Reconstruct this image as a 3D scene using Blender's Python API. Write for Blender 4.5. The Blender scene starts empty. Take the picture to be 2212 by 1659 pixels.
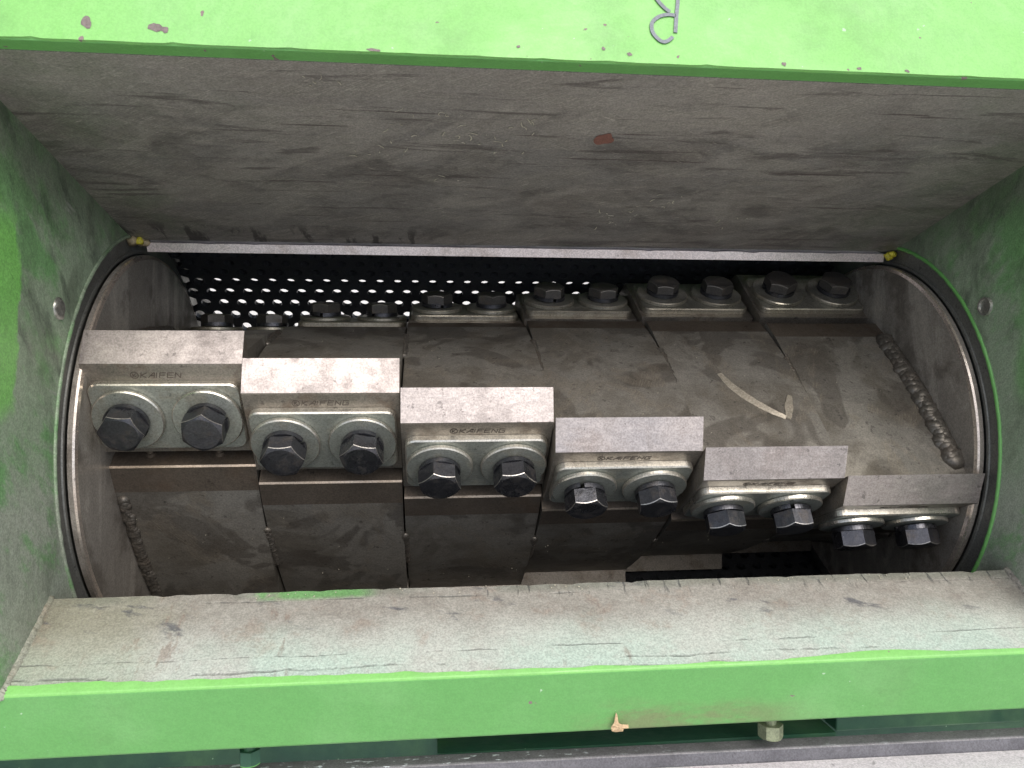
import bpy, bmesh, math, random
from math import degrees, sin, cos, pi, radians, sqrt, atan2, hypot
from mathutils import Matrix, Vector, noise
random.seed(7)
S = bpy.context.scene
COL = S.collection
# ------------------------------------------------------------------ camera, sky, sun, exposure
# machine frame: X along the rotor, Y away from the opening, Z "up" in the opening; the machine leans back by PITCH
PITCH = radians(36)
ROOT = Matrix.Translation((0, 0, 1.1)) @ Matrix.Rotation(-PITCH, 4, 'X')
cam_d = bpy.data.cameras.new('camera')
cam = bpy.data.objects.new('camera', cam_d); COL.objects.link(cam); S.camera = cam
cam_d.sensor_width = 36; cam_d.lens = 36*1660/2212; cam_d.clip_start = .02; cam_d.clip_end = 500
YAW, ROLL = 0.1046, 0.0033
CAMP = Vector((-0.10385, -0.83911, 0.05879))
Ry = Matrix(((cos(YAW), 0, sin(YAW)), (0, 1, 0), (-sin(YAW), 0, cos(YAW))))
Rz = Matrix(((cos(ROLL), -sin(ROLL), 0), (sin(ROLL), cos(ROLL), 0), (0, 0, 1)))
Cv = Matrix(((1, 0, 0), (0, 0, -1), (0, 1, 0)))
cam.matrix_world = ROOT @ Matrix.Translation(CAMP) @ (Cv @ (Rz @ Ry).transposed()).to_4x4()

W = bpy.data.worlds.new('World'); S.world = W; W.use_nodes = True
wn = W.node_tree.nodes; wl = W.node_tree.links
sky = wn.new('ShaderNodeTexSky'); sky.sky_type = 'NISHITA'; sky.sun_disc = False
SUN_EL, SUN_ROT = radians(70), radians(150)
sky.sun_elevation = SUN_EL; sky.sun_rotation = SUN_ROT
sky.air_density = 1.0; sky.dust_density = 3.5; sky.ozone_density = 1.0
bg = wn['Background']; bg.inputs['Strength'].default_value = 0.13
hs = wn.new('ShaderNodeHueSaturation'); hs.inputs['Saturation'].default_value = .55   # thin overcast veil
wl.new(sky.outputs[0], hs.inputs['Color']); wl.new(hs.outputs[0], bg.inputs['Color'])
sun_d = bpy.data.lights.new('sun', 'SUN'); sun_d.energy = 1.5; sun_d.angle = radians(60); sun_d.color = (1, .93, .86)
sun = bpy.data.objects.new('sun', sun_d); COL.objects.link(sun)
sdir = Vector((sin(SUN_ROT)*cos(SUN_EL), cos(SUN_ROT)*cos(SUN_EL), sin(SUN_EL)))
sun.rotation_euler = sdir.to_track_quat('Z', 'Y').to_euler()
S.view_settings.view_transform = 'Standard'; S.view_settings.look = 'None'
S.view_settings.gamma = 1; S.view_settings.exposure = 0.8
S.render.engine = 'CYCLES'
S.cycles.max_bounces = 8; S.cycles.diffuse_bounces = 5; S.cycles.glossy_bounces = 5

# ------------------------------------------------------------------ materials
class N:
    def __init__(s, name):
        s.m = bpy.data.materials.new(name); s.m.use_nodes = True
        s.t = s.m.node_tree; s.n = s.t.nodes; s.l = s.t.links
        s.b = s.n['Principled BSDF']
        tc = s.n.new('ShaderNodeTexCoord'); oi = s.n.new('ShaderNodeObjectInfo')
        s.raw = tc.outputs['Object']
        mul = s.n.new('ShaderNodeVectorMath'); mul.operation = 'SCALE'
        mul.inputs[0].default_value = (7.3, 3.1, 5.7); s.l.new(oi.outputs['Random'], mul.inputs['Scale'])
        add = s.n.new('ShaderNodeVectorMath'); s.l.new(s.raw, add.inputs[0]); s.l.new(mul.outputs[0], add.inputs[1])
        s.off = add.outputs[0]; s.seed = 0
    def noise(s, scale=5, vec=(1, 1, 1), detail=5, rough=.6, rot=(0, 0, 0), dist=0., rnd=True):
        mp = s.n.new('ShaderNodeMapping'); mp.vector_type = 'POINT'
        s.seed += 1
        # rotate first, then stretch
        mr = s.n.new('ShaderNodeMapping'); mr.inputs['Rotation'].default_value = rot
        s.l.new(s.off if rnd else s.raw, mr.inputs[0])
        s.l.new(mr.outputs[0], mp.inputs[0])
        mp.inputs['Scale'].default_value = vec; mp.inputs['Location'].default_value = (s.seed*3.7, s.seed*1.9, s.seed*2.3)
        nz = s.n.new('ShaderNodeTexNoise'); nz.inputs['Scale'].default_value = scale
        nz.inputs['Detail'].default_value = detail; nz.inputs['Roughness'].default_value = rough
        nz.inputs['Distortion'].default_value = dist
        s.l.new(mp.outputs[0], nz.inputs['Vector'])
        return nz.outputs['Fac']
    def ramp(s, v, lo, hi, a=0., b=1.):
        r = s.n.new('ShaderNodeMapRange'); r.interpolation_type = 'SMOOTHSTEP'
        r.inputs[1].default_value = lo; r.inputs[2].default_value = hi; r.inputs[3].default_value = a; r.inputs[4].default_value = b
        s.l.new(v, r.inputs[0]); return r.outputs[0]
    def axis(s, ax, lo, hi, wob=0., a=0., b=1., absol=False):
        sp = s.n.new('ShaderNodeSeparateXYZ'); s.l.new(s.raw, sp.inputs[0]); v = sp.outputs[ax]
        if absol: v = s.math('ABSOLUTE', v)
        if wob:
            nz = s.noise(14, detail=6); v = s.math('ADD', v, s.math('MULTIPLY', s.math('SUBTRACT', nz, .5), wob))
        return s.ramp(v, lo, hi, a, b)
    def math(s, op, a, b=None):
        m = s.n.new('ShaderNodeMath'); m.operation = op
        for i, v in enumerate((a, b)):
            if v is None: continue
            if isinstance(v, (int, float)): m.inputs[i].default_value = v
            else: s.l.new(v, m.inputs[i])
        return m.outputs[0]
    def mul(s, *a):
        r = a[0]
        for v in a[1:]: r = s.math('MULTIPLY', r, v)
        return r
    def line(s, ax, c, wob, half, freq=7, gap=.45):
        sp = s.n.new('ShaderNodeSeparateXYZ'); s.l.new(s.raw, sp.inputs[0])
        nz = s.noise(freq, (1, .02, .02), 7, .68, rnd=False)
        v = s.math('ADD', sp.outputs[ax], s.math('MULTIPLY', s.math('SUBTRACT', nz, .5), wob))
        d = s.math('ABSOLUTE', s.math('SUBTRACT', v, c))
        on = s.ramp(s.noise(freq*2.2, (1, .3, .3), 5, .65), gap, gap+.12)
        return s.mul(s.ramp(d, half, half*.35), on)
    def mx(s, *a):
        r = a[0]
        for v in a[1:]: r = s.math('MAXIMUM', r, v)
        return r
    def build(s, base, rough, metal=0., layers=(), bump=None, grain=.19, spec=.5):
        """layers: (mask, colour, roughness or None, metallic or None)"""
        def val(v):
            n = s.n.new('ShaderNodeValue'); n.outputs[0].default_value = v; return n.outputs[0]
        rgb = s.n.new('ShaderNodeRGB'); rgb.outputs[0].default_value = (*base, 1)
        c, r, m = rgb.outputs[0], (val(rough) if isinstance(rough, (int, float)) else rough), val(metal)
        for mask, col, ro, me in layers:
            mi = s.n.new('ShaderNodeMix'); mi.data_type = 'RGBA'
            s.l.new(mask, mi.inputs[0]); s.l.new(c, mi.inputs[6]); mi.inputs[7].default_value = (*col, 1); c = mi.outputs[2]
            for k, v in ((0, ro), (1, me)):
                if v is None: continue
                mi = s.n.new('ShaderNodeMix'); s.l.new(mask, mi.inputs[0])
                s.l.new(r if k == 0 else m, mi.inputs[2]); mi.inputs[3].default_value = v
                if k == 0: r = mi.outputs[0]
                else: m = mi.outputs[0]
        if grain:
            g = s.ramp(s.math('ADD', s.math('MULTIPLY', s.noise(650, detail=2, rough=.7), .75), s.math('MULTIPLY', s.noise(170, detail=3, rough=.7), .25)), .36, .64, 1-grain, 1+grain)
            vm = s.n.new('ShaderNodeVectorMath'); vm.operation = 'SCALE'; s.l.new(c, vm.inputs[0]); s.l.new(g, vm.inputs['Scale']); c = vm.outputs[0]
        s.l.new(c, s.b.inputs['Base Color']); s.l.new(r, s.b.inputs['Roughness']); s.l.new(m, s.b.inputs['Metallic'])
        s.b.inputs['Specular IOR Level'].default_value = spec
        if bump is not None:
            prev = None
            for h, st, di in bump:
                bp = s.n.new('ShaderNodeBump'); bp.inputs['Strength'].default_value = st; bp.inputs['Distance'].default_value = di
                s.l.new(h, bp.inputs['Height'])
                if prev: s.l.new(prev, bp.inputs['Normal'])
                prev = bp.outputs[0]
            s.l.new(prev, s.b.inputs['Normal'])
        return s.m

GREEN = (.185, .45, .115)
def paint(name, base=GREEN, chip=.70, rough=.42, smear=False):
    s = N(name)
    chips = s.ramp(s.noise(60, detail=3, rough=.5), chip+.03, chip+.045)
    chips2 = s.ramp(s.noise(120, detail=3, rough=.5), chip+.04, chip+.055)
    dots = s.ramp(s.noise(150, detail=2), .74, .77)
    grime = s.ramp(s.noise(13, detail=7, rough=.65), .48, .8, 0, .45)
    pale = s.ramp(s.noise(9, detail=5), .45, .75, 0, .25)
    L = [(pale, (.23, .44, .19), None, None), (grime, (.105, .23, .075), .6, None), (dots, (.34, .50, .32), .6, None), (s.mx(chips, chips2), (.21, .16, .15), .7, .2)]
    if smear:
        sm = s.mul(s.axis(0, -.02, .05, .05), s.axis(0, .22, .10, .08), s.axis(2, -.176, -.190, .03), s.ramp(s.noise(16, (1, 1, 3), 6, .7), .36, .6))
        L.append((s.mul(sm, .75), (.16, .17, .085), .6, None))
        spl = s.mul(s.ramp(s.noise(70, detail=5, rough=.75), .62, .66), s.ramp(s.noise(8, detail=2), .48, .60))
        L.append((s.mul(spl, .5), (.36, .50, .40), .6, None))
    return s.build(base, s.ramp(s.noise(22), .3, .7, rough-.1, rough+.16), 0, L,
        [(s.noise(90, detail=4), .25, .002), (s.noise(24, detail=3), .25, .006), (s.mx(chips, chips2), .3, -.0008)], grain=.06)
m_green = paint('green_paint')
m_beam = paint('shaded_beam_paint', (.108, .310, .085), .72, .45, True)  # hopper green darkened: shade of the downturned beam face put in the colour
m_green_edge = paint('green_edge_paint', (.12, .34, .085), .69)  # green with the shadow of the gap under the beam painted in
m_green_shade = paint('shaded_green_paint', (.020, .075, .045), .8)

def wall_mat():
    s = N('worn_green_wall')
    big = s.noise(10, (1, 1, 1), 7, .66)
    scr = s.noise(22, (1, .5, 1.8), 8, .72, rot=(radians(35), 0, 0))
    cloud = s.noise(26, (1, 1, .45), 7, .7)
    worn = s.ramp(s.math('ADD', big, s.mul(s.math('SUBTRACT', scr, .5), .9)), .33, .52, 0, .92)
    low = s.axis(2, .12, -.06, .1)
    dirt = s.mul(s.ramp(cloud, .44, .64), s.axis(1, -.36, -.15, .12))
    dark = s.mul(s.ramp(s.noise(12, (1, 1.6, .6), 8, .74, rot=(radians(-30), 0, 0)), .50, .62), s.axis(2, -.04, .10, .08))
    corner = s.axis(2, .165, .225, .05)  # shadow band and grime below the back wall, both painted dark
    fine = s.ramp(s.noise(300, (1, .15, 1), 3, rot=(radians(55), 0, 0)), .5, .75, 0, .45)
    sparse = s.ramp(s.noise(60, (1, .12, 1), 3, rot=(radians(15), 0, 0)), .68, .73, 0, .6)
    return s.build((.14, .29, .115), s.ramp(scr, .3, .7, .40, .7), 0,
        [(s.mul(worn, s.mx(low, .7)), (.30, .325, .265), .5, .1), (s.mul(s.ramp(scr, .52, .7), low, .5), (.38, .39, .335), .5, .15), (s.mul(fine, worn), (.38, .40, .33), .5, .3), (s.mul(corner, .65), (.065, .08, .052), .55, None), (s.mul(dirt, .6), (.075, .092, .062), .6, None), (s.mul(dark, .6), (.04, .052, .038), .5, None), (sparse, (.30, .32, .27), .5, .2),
         (s.mul(s.axis(1, -.266, -.271, .06), s.axis(2, .035, .06, .07), s.axis(2, .20, .17, .08), s.axis(0, 0, -.01), .9), (.16, .42, .09), .42, 0), (s.mul(s.axis(0, 0, .01), s.axis(1, -.225, -.245, .06), s.axis(2, .02, .07, .09), s.axis(2, .19, .14, .09), .6), (.12, .33, .085), .45, 0)],
        [(s.noise(90, detail=5), .25, .002), (scr, .3, .004), (cloud, .2, .004)])
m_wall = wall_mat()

def back_mat():
    s = N('scuffed_bare_steel')
    streak = s.noise(9, (1, 9, 9), 7, .68, dist=.5)
    dark = s.ramp(streak, .56, .66)
    blot = s.noise(13, (1, 1.8, 1.8), 7, .66, dist=.6)
    cloud = s.noise(8, (1, 2, 2), 6, .6, rot=(0, 0, radians(20)), dist=.8)
    smear = s.ramp(s.noise(9, (1, 2.4, 2.4), 5, .6, rot=(0, 0, radians(-14)), dist=1.1), .50, .60)
    hatch = s.noise(70, (1, 16, 1), 2, .5, rot=(0, 0, radians(32)))
    hatch2 = s.noise(70, (1, 16, 1), 2, .5, rot=(0, 0, radians(-40)))
    fine = s.ramp(hatch, .5, .72); fine2 = s.ramp(hatch2, .55, .75)
    brown = s.ramp(s.noise(11, detail=6), .45, .66)
    green = s.mul(s.axis(0, .22, .40, .25, absol=True), s.ramp(s.noise(12), .40, .6), .5)
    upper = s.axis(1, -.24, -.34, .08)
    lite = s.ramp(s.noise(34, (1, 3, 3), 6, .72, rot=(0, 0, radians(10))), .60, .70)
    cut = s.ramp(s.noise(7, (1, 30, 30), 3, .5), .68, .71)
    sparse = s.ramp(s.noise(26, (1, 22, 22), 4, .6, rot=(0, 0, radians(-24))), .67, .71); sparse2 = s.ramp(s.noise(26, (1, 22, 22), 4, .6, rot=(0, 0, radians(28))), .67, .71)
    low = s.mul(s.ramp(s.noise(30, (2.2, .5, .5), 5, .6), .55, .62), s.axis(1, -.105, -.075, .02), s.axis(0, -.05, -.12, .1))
    return s.build((.200, .190, .172), s.ramp(streak, .3, .7, .40, .64), .25,
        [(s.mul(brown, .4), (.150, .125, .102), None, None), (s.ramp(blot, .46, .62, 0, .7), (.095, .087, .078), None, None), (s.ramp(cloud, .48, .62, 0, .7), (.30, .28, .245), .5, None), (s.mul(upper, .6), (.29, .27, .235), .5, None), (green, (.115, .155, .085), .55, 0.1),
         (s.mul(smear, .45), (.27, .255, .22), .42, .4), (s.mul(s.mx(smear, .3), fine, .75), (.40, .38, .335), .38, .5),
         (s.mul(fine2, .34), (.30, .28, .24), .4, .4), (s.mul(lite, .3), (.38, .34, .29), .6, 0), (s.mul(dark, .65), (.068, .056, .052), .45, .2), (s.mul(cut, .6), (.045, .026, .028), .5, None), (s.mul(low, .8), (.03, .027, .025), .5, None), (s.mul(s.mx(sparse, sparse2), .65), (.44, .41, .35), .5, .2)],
        [(s.noise(110, detail=4), .22, .0015), (streak, .25, .003), (hatch, .14, .001)])
m_back = back_mat()

def lip_mat():
    s = N('worn_primer_lip')
    mot = s.noise(24, (1, 1.5, 1.5), 8, .70)
    sand = s.noise(90, (1, 1, 1), 5, .7)
    outer = s.axis(1, -.235, -.275, .035)
    grn = s.mul(s.axis(1, -.240, -.285, .05), s.ramp(s.noise(9, detail=5), .36, .58))
    rust = s.ramp(s.noise(20, (1, 1.1, 1.1), 8, .74), .54, .66)
    rust2 = s.mul(s.ramp(s.noise(60, (1, .35, .35), 5, .7), .58, .68), s.ramp(s.noise(9), .45, .6))
    ck = s.mx(s.line(1, -.2705, .010, .0006, 9, .47), s.line(1, -.2800, .012, .0010, 8, .49), s.line(1, -.2865, .006, .0007, 12, .5), s.line(1, -.2275, .005, .0008, 9, .52))
    nick = s.mul(s.ramp(s.noise(75, (2.0, .35, .35), 3, .6), .58, .64), s.axis(1, -.233, -.224, .006), s.axis(0, -.22, 0, .1))
    steel = s.mul(s.ramp(s.noise(16, (1, 4, 4), 6, .65, rot=(0, 0, radians(14))), .60, .68), s.axis(1, -.262, -.245, .02))
    scr = s.ramp(s.noise(90, (1, 12, 12), 3, rot=(0, 0, radians(48))), .56, .75, 0, .4)
    scr2 = s.ramp(s.noise(60, (1, 14, 14), 3, rot=(0, 0, radians(-58))), .62, .75, 0, .5)
    corner = s.axis(0, -.25, -.37, .2)
    edge = s.mul(s.axis(1, -.2285, -.2225, .006), s.ramp(s.noise(14), .38, .55))
    return s.build((.245, .236, .205), s.ramp(mot, .3, .7, .5, .78), .05,
        [(s.ramp(mot, .42, .62, 0, .65), (.18, .163, .138), None, None), (s.mul(outer, .85), (.40, .42, .375), .6, 0), (s.mul(grn, .65), (.33, .45, .375), None, None), (s.ramp(sand, .5, .7, 0, .35), (.36, .35, .31), None, None),
         (s.mul(corner, .5), (.19, .195, .12), None, None), (s.mul(rust, .32), (.20, .125, .085), .75, None), (s.mul(rust2, .45), (.155, .095, .065), None, None), (s.mul(steel, .7), (.085, .09, .105), .4, .4), (scr, (.36, .35, .31), .5, None), (s.mul(scr2, outer, .6), (.40, .42, .37), None, None), (s.mul(edge, .5), (.10, .115, .085), None, None), (s.mul(s.axis(1, -.2285, -.2235, .005), s.ramp(s.noise(13, detail=5), .50, .56), s.axis(0, -.14, -.165, .03), s.axis(0, -.26, -.23, .03), .8), (.10, .27, .075), .5, 0), (s.mul(ck, .55), (.10, .105, .095), .8, None), (s.mul(nick, .7), (.045, .05, .05), .7, None)],
        [(mot, .35, .004), (sand, .4, .0018), (ck, .6, -.002), (nick, .6, -.002)])
m_lip = lip_mat()

def steel(name, base, rough, metal=.85, stain=(.10, .07, .05), stain_k=.5, stain_s=10, grind=None, grit=.1, var=.1):
    s = N(name)
    n1 = s.noise(stain_s, detail=6, rough=.65)
    st = s.ramp(n1, .48, .68, 0, stain_k)
    pits = s.ramp(s.noise(130, detail=4, rough=.65), .63, .69, 0, .65)
    L = [(st, stain, rough+.2, metal*.5)]
    B = [(s.noise(130, detail=4), grit, .0008), (n1, .15, .003)]
    if grind:
        g = s.noise(80, grind, 3, .6)
        L.append((s.ramp(g, .45, .75, 0, .3), tuple(min(1, c*1.6) for c in base), None, None)); B.append((g, .2, .0006))
        sw = s.ramp(s.noise(22, (1, .6, .6), 3, .5, rot=(0, 0, .5), dist=1.3), .52, .60, 0, .45)
        L.append((sw, tuple(c*.72 for c in base), rough+.1, None))
    L.append((pits, tuple(c*.35 for c in base), None, None))
    return s.build(base, s.ramp(s.noise(18, detail=5), .3, .7, rough-var, rough+var), metal, L, B)
m_bevel = steel('ground_knife_bevel', (.385, .345, .325), .42, .75, (.22, .185, .17), .6, 22, grind=(1, 14, 1))
m_face = steel('knife_face_steel', (.27, .245, .21), .42, .8, (.12, .085, .055), .7, 40)
m_zinc = steel('zinc_plated_steel', (.31, .325, .29), .40, .7, (.17, .15, .105), .6, 45)
m_zinc_edge = steel('worn_zinc_edge', (.58, .55, .48), .32, .9, (.3, .25, .18), .3, 40)
m_black = steel('black_oxide_bolt', (.080, .081, .090), .32, .85, (.075, .06, .045), .5, 80)
m_black_edge = steel('worn_bolt_edge', (.45, .43, .40), .34, .9, (.2, .17, .14), .3, 80)
m_seat = steel('oiled_seat_steel', (.125, .102, .080), .50, .6, (.06, .04, .025), .7, 30)
m_edge = steel('worn_steel_edge', (.42, .34, .26), .38, .9, (.2, .14, .09), .3, 40)
m_rim = steel('bright_disc_rim', (.66, .58, .50), .30, .85, (.32, .22, .15), .4, 16)
m_weld = steel('weld_bead_steel', (.13, .118, .10), .42, .55, (.07, .052, .038), .6, 45, grit=.3)
m_stator = steel('ground_stator_knife', (.68, .60, .57), .42, .7, (.40, .32, .26), .4, 30)
m_bar = steel('painted_grey_bar', (.24, .235, .25), .55, .3, (.42, .42, .45), .5, 30)
def spat():
    s = N('spattered_grey_bar')
    d = s.ramp(s.noise(90, (1, 2.5, 2.5), 4, .6), .60, .64); g = s.axis(0, .12, -.02, .1)
    n = s.noise(30, detail=6)
    return s.build((.21, .205, .22), .5, .3, [(s.ramp(n, .45, .65, 0, .5), (.13, .13, .14), None, None), (s.mul(d, s.mx(g, .15)), (.62, .66, .70), .4, 0)], [(s.noise(120, detail=4), .3, .001)])
m_bar = spat()
m_bar_front = steel('dark_bar_front', (.10, .10, .115), .6, .2, (.06, .06, .07), .5, 30)
m_bench = steel('pale_steel_plate', (.66, .62, .65), .55, .1, (.5, .44, .42), .5, 12)
m_ring = steel('dark_housing_ring', (.17, .17, .155), .5, .6, (.05, .04, .03), .5, 12)
m_screen = steel('dark_screen_steel', (.075, .078, .084), .42, .6, (.03, .03, .03), .5, 12)

def rotor_mat():

    s = N('oily_rotor_steel')
    n1 = s.noise(19, (1, 1, 1), 7, .62, dist=1.0)
    swirl = s.ramp(n1, .48, .60)
    pol = s.noise(13, (1.3, 1, 1), 5, .58, rot=(.3, .2, .4), dist=1.5)
    polish = s.ramp(pol, .53, .62)
    oil = s.ramp(s.noise(11, detail=3, dist=.7), .52, .56)
    brown = s.ramp(s.noise(16, detail=6), .42, .62)
    scr = s.ramp(s.noise(70, (14, 1, 1), 3, .5, rot=(0, 0, .6)), .5, .72)
    specks = s.ramp(s.noise(130, detail=4), .63, .68)
    rust = s.ramp(s.noise(26, detail=4), .70, .75)
    return s.build((.215, .202, .176), s.ramp(n1, .3, .7, .30, .54), .42,
        [(s.mul(brown, .7), (.130, .114, .090), None, None), (s.mul(swirl, .55), (.33, .31, .27), .42, .7), (s.mul(oil, .5), (.072, .061, .050), .38, None), (s.mul(polish, scr, .7), (.38, .34, .27), .34, .85),
         (s.mul(polish, .35), (.22, .19, .15), .42, None), (s.mul(specks, .55), (.03, .025, .02), .7, .2), (s.mul(rust, .35), (.15, .065, .035), .8, .1)],
        [(n1, .25, .004), (s.noise(160, detail=4), .18, .0008), (scr, .1, .0006)])
m_rotor = rotor_mat()

def disc_mat():
    s = N('rubbed_disc_steel')
    rub = s.noise(13, (.5, 1, 4), 6, .62, rot=(radians(25), 0, 0), dist=.8)
    n1 = s.noise(20, detail=7)
    return s.build((.29, .265, .23), s.ramp(rub, .3, .7, .34, .55), .4,
        [(s.ramp(rub, .48, .66, 0, .75), (.52, .48, .42), .36, .5), (s.ramp(n1, .50, .64, 0, .7), (.13, .112, .092), .55, .4)],
        [(rub, .25, .003), (s.noise(150, detail=4), .15, .0008)])
m_disc = disc_mat()

def flat(name, col, rough=.6, metal=0., ns=40, k=.3):
    s = N(name)
    return s.build(col, rough, metal, [(s.ramp(s.noise(ns, detail=5), .45, .65, 0, k), tuple(c*.5 for c in col), None, None)], [(s.noise(ns*3, detail=4), .2, .001)])
m_marker = flat('grey_marker_ink', (.15, .17, .19), .5)
m_yellow = flat('yellow_paint', (.55, .48, .04), .5, 0, 120, .6)
m_tan = flat('tan_weld_lump', (.36, .29, .17), .6, 0, 120, .6)
m_stamp = flat('dark_stamped_mark', (.075, .058, .045), .6)
m_shred = flat('pale_plastic_shred', (.43, .40, .31), .6)
m_scrap = flat('tan_tape_scrap', (.46, .33, .19), .6, 0, 30)
m_red = flat('red_paint_dab', (.17, .075, .055), .6, 0, 60)
m_black_paint = flat('black_shell', (.012, .013, .014), .7)
m_floor = flat('pale_concrete', (.52, .51, .49), .8, 0, 3)
m_shine = steel('polished_swath', (.40, .36, .29), .42, .6, (.24, .20, .155), .8, 90, grind=(1, 14, 1))
m_plug = steel('bare_plug_steel', (.42, .42, .38), .32, .85, (.2, .2, .15), .5, 60)

# ------------------------------------------------------------------ object helpers
def link(name, me, mats=(), parent=None, smooth=False, kind=None, label=None):
    for m in (mats if isinstance(mats, (list, tuple)) else [mats]):
        if m: me.materials.append(m)
    o = bpy.data.objects.new(name, me); COL.objects.link(o)
    if parent: o.parent = parent
    if smooth:
        for p in me.polygons: p.use_smooth = True
    if kind: o['kind'] = kind
    if label: o['label'] = label
    return o
def thing(name, label, cat, loc=(0, 0, 0), group=None):
    o = bpy.data.objects.new(name, None); COL.objects.link(o); o.empty_display_size = .05
    o.matrix_world = ROOT @ Matrix.Translation(loc); o['label'] = label; o['category'] = cat
    if group: o['group'] = group
    return o
def mesh(name, v, f, mi=None):
    me = bpy.data.meshes.new(name); me.from_pydata(v, [], f); me.update()
    if mi:
        for p, k in zip(me.polygons, mi): p.material_index = k
    return me
def fix(me):
    bm = bmesh.new(); bm.from_mesh(me); bmesh.ops.recalc_face_normals(bm, faces=bm.faces); bm.to_mesh(me); bm.free(); return me
def weld(me, d=1e-6):
    bm = bmesh.new(); bm.from_mesh(me); bmesh.ops.remove_doubles(bm, verts=bm.verts, dist=d); bmesh.ops.recalc_face_normals(bm, faces=bm.faces); bm.to_mesh(me); bm.free(); return me
def bev(o, w, seg=2, mat=None, ang=35):
    m = o.modifiers.new('bevel', 'BEVEL'); m.width = w; m.segments = seg; m.limit_method = 'ANGLE'; m.angle_limit = radians(ang)
    if mat is not None: m.material = mat
    m.harden_normals = False
    return o
def qp(x, q, p): return (x, -p, q)                 # opening-frame (q up, p toward the viewer) -> machine frame
def prism(name, prof, x0, x1, mi=None, capm=0):
    """closed profile of (q,p) extruded along x"""
    n = len(prof); v = [qp(x0, *c) for c in prof]+[qp(x1, *c) for c in prof]
    f = [(i, (i+1) % n, n+(i+1) % n, n+i) for i in range(n)]+[tuple(range(n)), tuple(range(2*n-1, n-1, -1))]
    return fix(mesh(name, v, f, (list(mi)+[capm, capm]) if mi else None))
def slab(name, pts, thick, nx=60, x0=-1, x1=1, rag0=0., rag1=0., fq=34):
    """a bent plate: polyline of (q,p), extruded in x, thick behind (to the right of travel); first and last edges can be ragged"""
    v, f = [], []; n = len(pts); rows = []
    nor = []
    for i in range(n):
        a = Vector(pts[max(i-1, 0)]); b = Vector(pts[min(i+1, n-1)]); t = (b-a).normalized(); nor.append(Vector((t.y, -t.x)))
    for j in range(nx+1):
        x = x0+(x1-x0)*j/nx; col = []
        for side in (0, 1):
            for i in range(n):
                c = Vector(pts[i])+nor[i]*thick*side
                amp = rag0 if i == 0 else rag1 if i == n-1 else 0
                if amp:
                    t = (Vector(pts[1])-Vector(pts[0])).normalized() if i == 0 else (Vector(pts[n-2])-Vector(pts[n-1])).normalized()
                    h = noise.noise((x*fq, i*9.1, side*.3))+.5*noise.noise((x*fq*3.3, i*5.7, 2+side*.3))
                    c = c+t*amp*(h*.5+max(0, h-.25)*2.)
                v.append(qp(x, *c)); col.append(len(v)-1)
        rows.append(col)
    ring = list(range(n))+list(range(2*n-1, n-1, -1))
    for j in range(nx):
        A, B = rows[j], rows[j+1]
        for k in range(2*n):
            a, b = ring[k], ring[(k+1) % (2*n)]
            f.append((A[a], B[a], B[b], A[b]))
    f.append(tuple(rows[0][k] for k in ring)); f.append(tuple(rows[-1][k] for k in reversed(ring)))
    return fix(mesh(name, v, f))
def lathe(name, prof, n=32, axis='n', mi=None, r0=0.):
    """profile of (r,h), revolved round local Z"""
    v, f, mm = [], [], []
    for k in range(n):
        a = 2*pi*k/n
        for r, h in prof: v.append((r*cos(a), r*sin(a), h))
    m = len(prof)
    for k in range(n):
        for i in range(m-1):
            f.append((k*m+i, ((k+1) % n)*m+i, ((k+1) % n)*m+i+1, k*m+i+1)); mm.append(mi[i] if mi else 0)
    f2 = [q for q in f]
    me = mesh(name, v, f2, mm); return weld(me, 1e-7)
def blob(name, pts, radii, seed=0, seg=10, rough=.25):
    """chain of overlapping lumps"""
    bm = bmesh.new()
    for i, (p, r) in enumerate(zip(pts, radii)):
        ret = bmesh.ops.create_icosphere(bm, subdivisions=2, radius=1)
        for vv in ret['verts']:
            d = vv.co.copy(); k = 1+rough*noise.noise(d*1.6+Vector((seed*3.1+i*1.7, i*.9, seed)))
            vv.co = Vector(p)+Vector((d.x*r[0], d.y*r[1], d.z*r[2]))*k
    me = bpy.data.meshes.new(name); bm.to_mesh(me); bm.free(); return me
def ribbon(name, pts, w, up, lift=.0004, thick=.0003):
    """flat stroke of width w along pts lying on a surface with normal up"""
    v, f = [], []; up = Vector(up).normalized(); P = [Vector(p) for p in pts]; n = len(P)
    for i in range(n):
        t = (P[min(i+1, n-1)]-P[max(i-1, 0)]).normalized(); s = t.cross(up).normalized()
        ww = w[i] if isinstance(w, (list, tuple)) else w
        for k, e in ((1, lift+thick), (-1, lift+thick), (-1, lift-thick), (1, lift-thick)): v.append(tuple(P[i]+s*ww/2*k+up*e))
    for i in range(n-1):
        a, b = 4*i, 4*i+4
        for k in range(4): f.append((a+k, a+(k+1) % 4, b+(k+1) % 4, b+k))
    f += [(3, 2, 1, 0), (4*n-4, 4*n-3, 4*n-2, 4*n-1)]
    return fix(mesh(name, v, f))
def smooth_path(pts, k=5):
    out = []; n = len(pts)
    for i in range(n-1):
        p0, p1, p2, p3 = (Vector(pts[max(i-1, 0)]), Vector(pts[i]), Vector(pts[i+1]), Vector(pts[min(i+2, n-1)]))
        for j in range(k):
            t = j/k; out.append(.5*((2*p1)+(p2-p0)*t+(2*p0-5*p1+4*p2-p3)*t*t+(3*p1-p0-3*p2+p3)*t**3))
    out.append(Vector(pts[-1])); return out

# ------------------------------------------------------------------ the setting
fl = mesh('floor', [(-40, -40, 0), (40, -40, 0), (40, 40, 0), (-40, 40, 0)], [(0, 1, 2, 3)])
link('floor', fl, m_floor, kind='structure')

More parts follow.
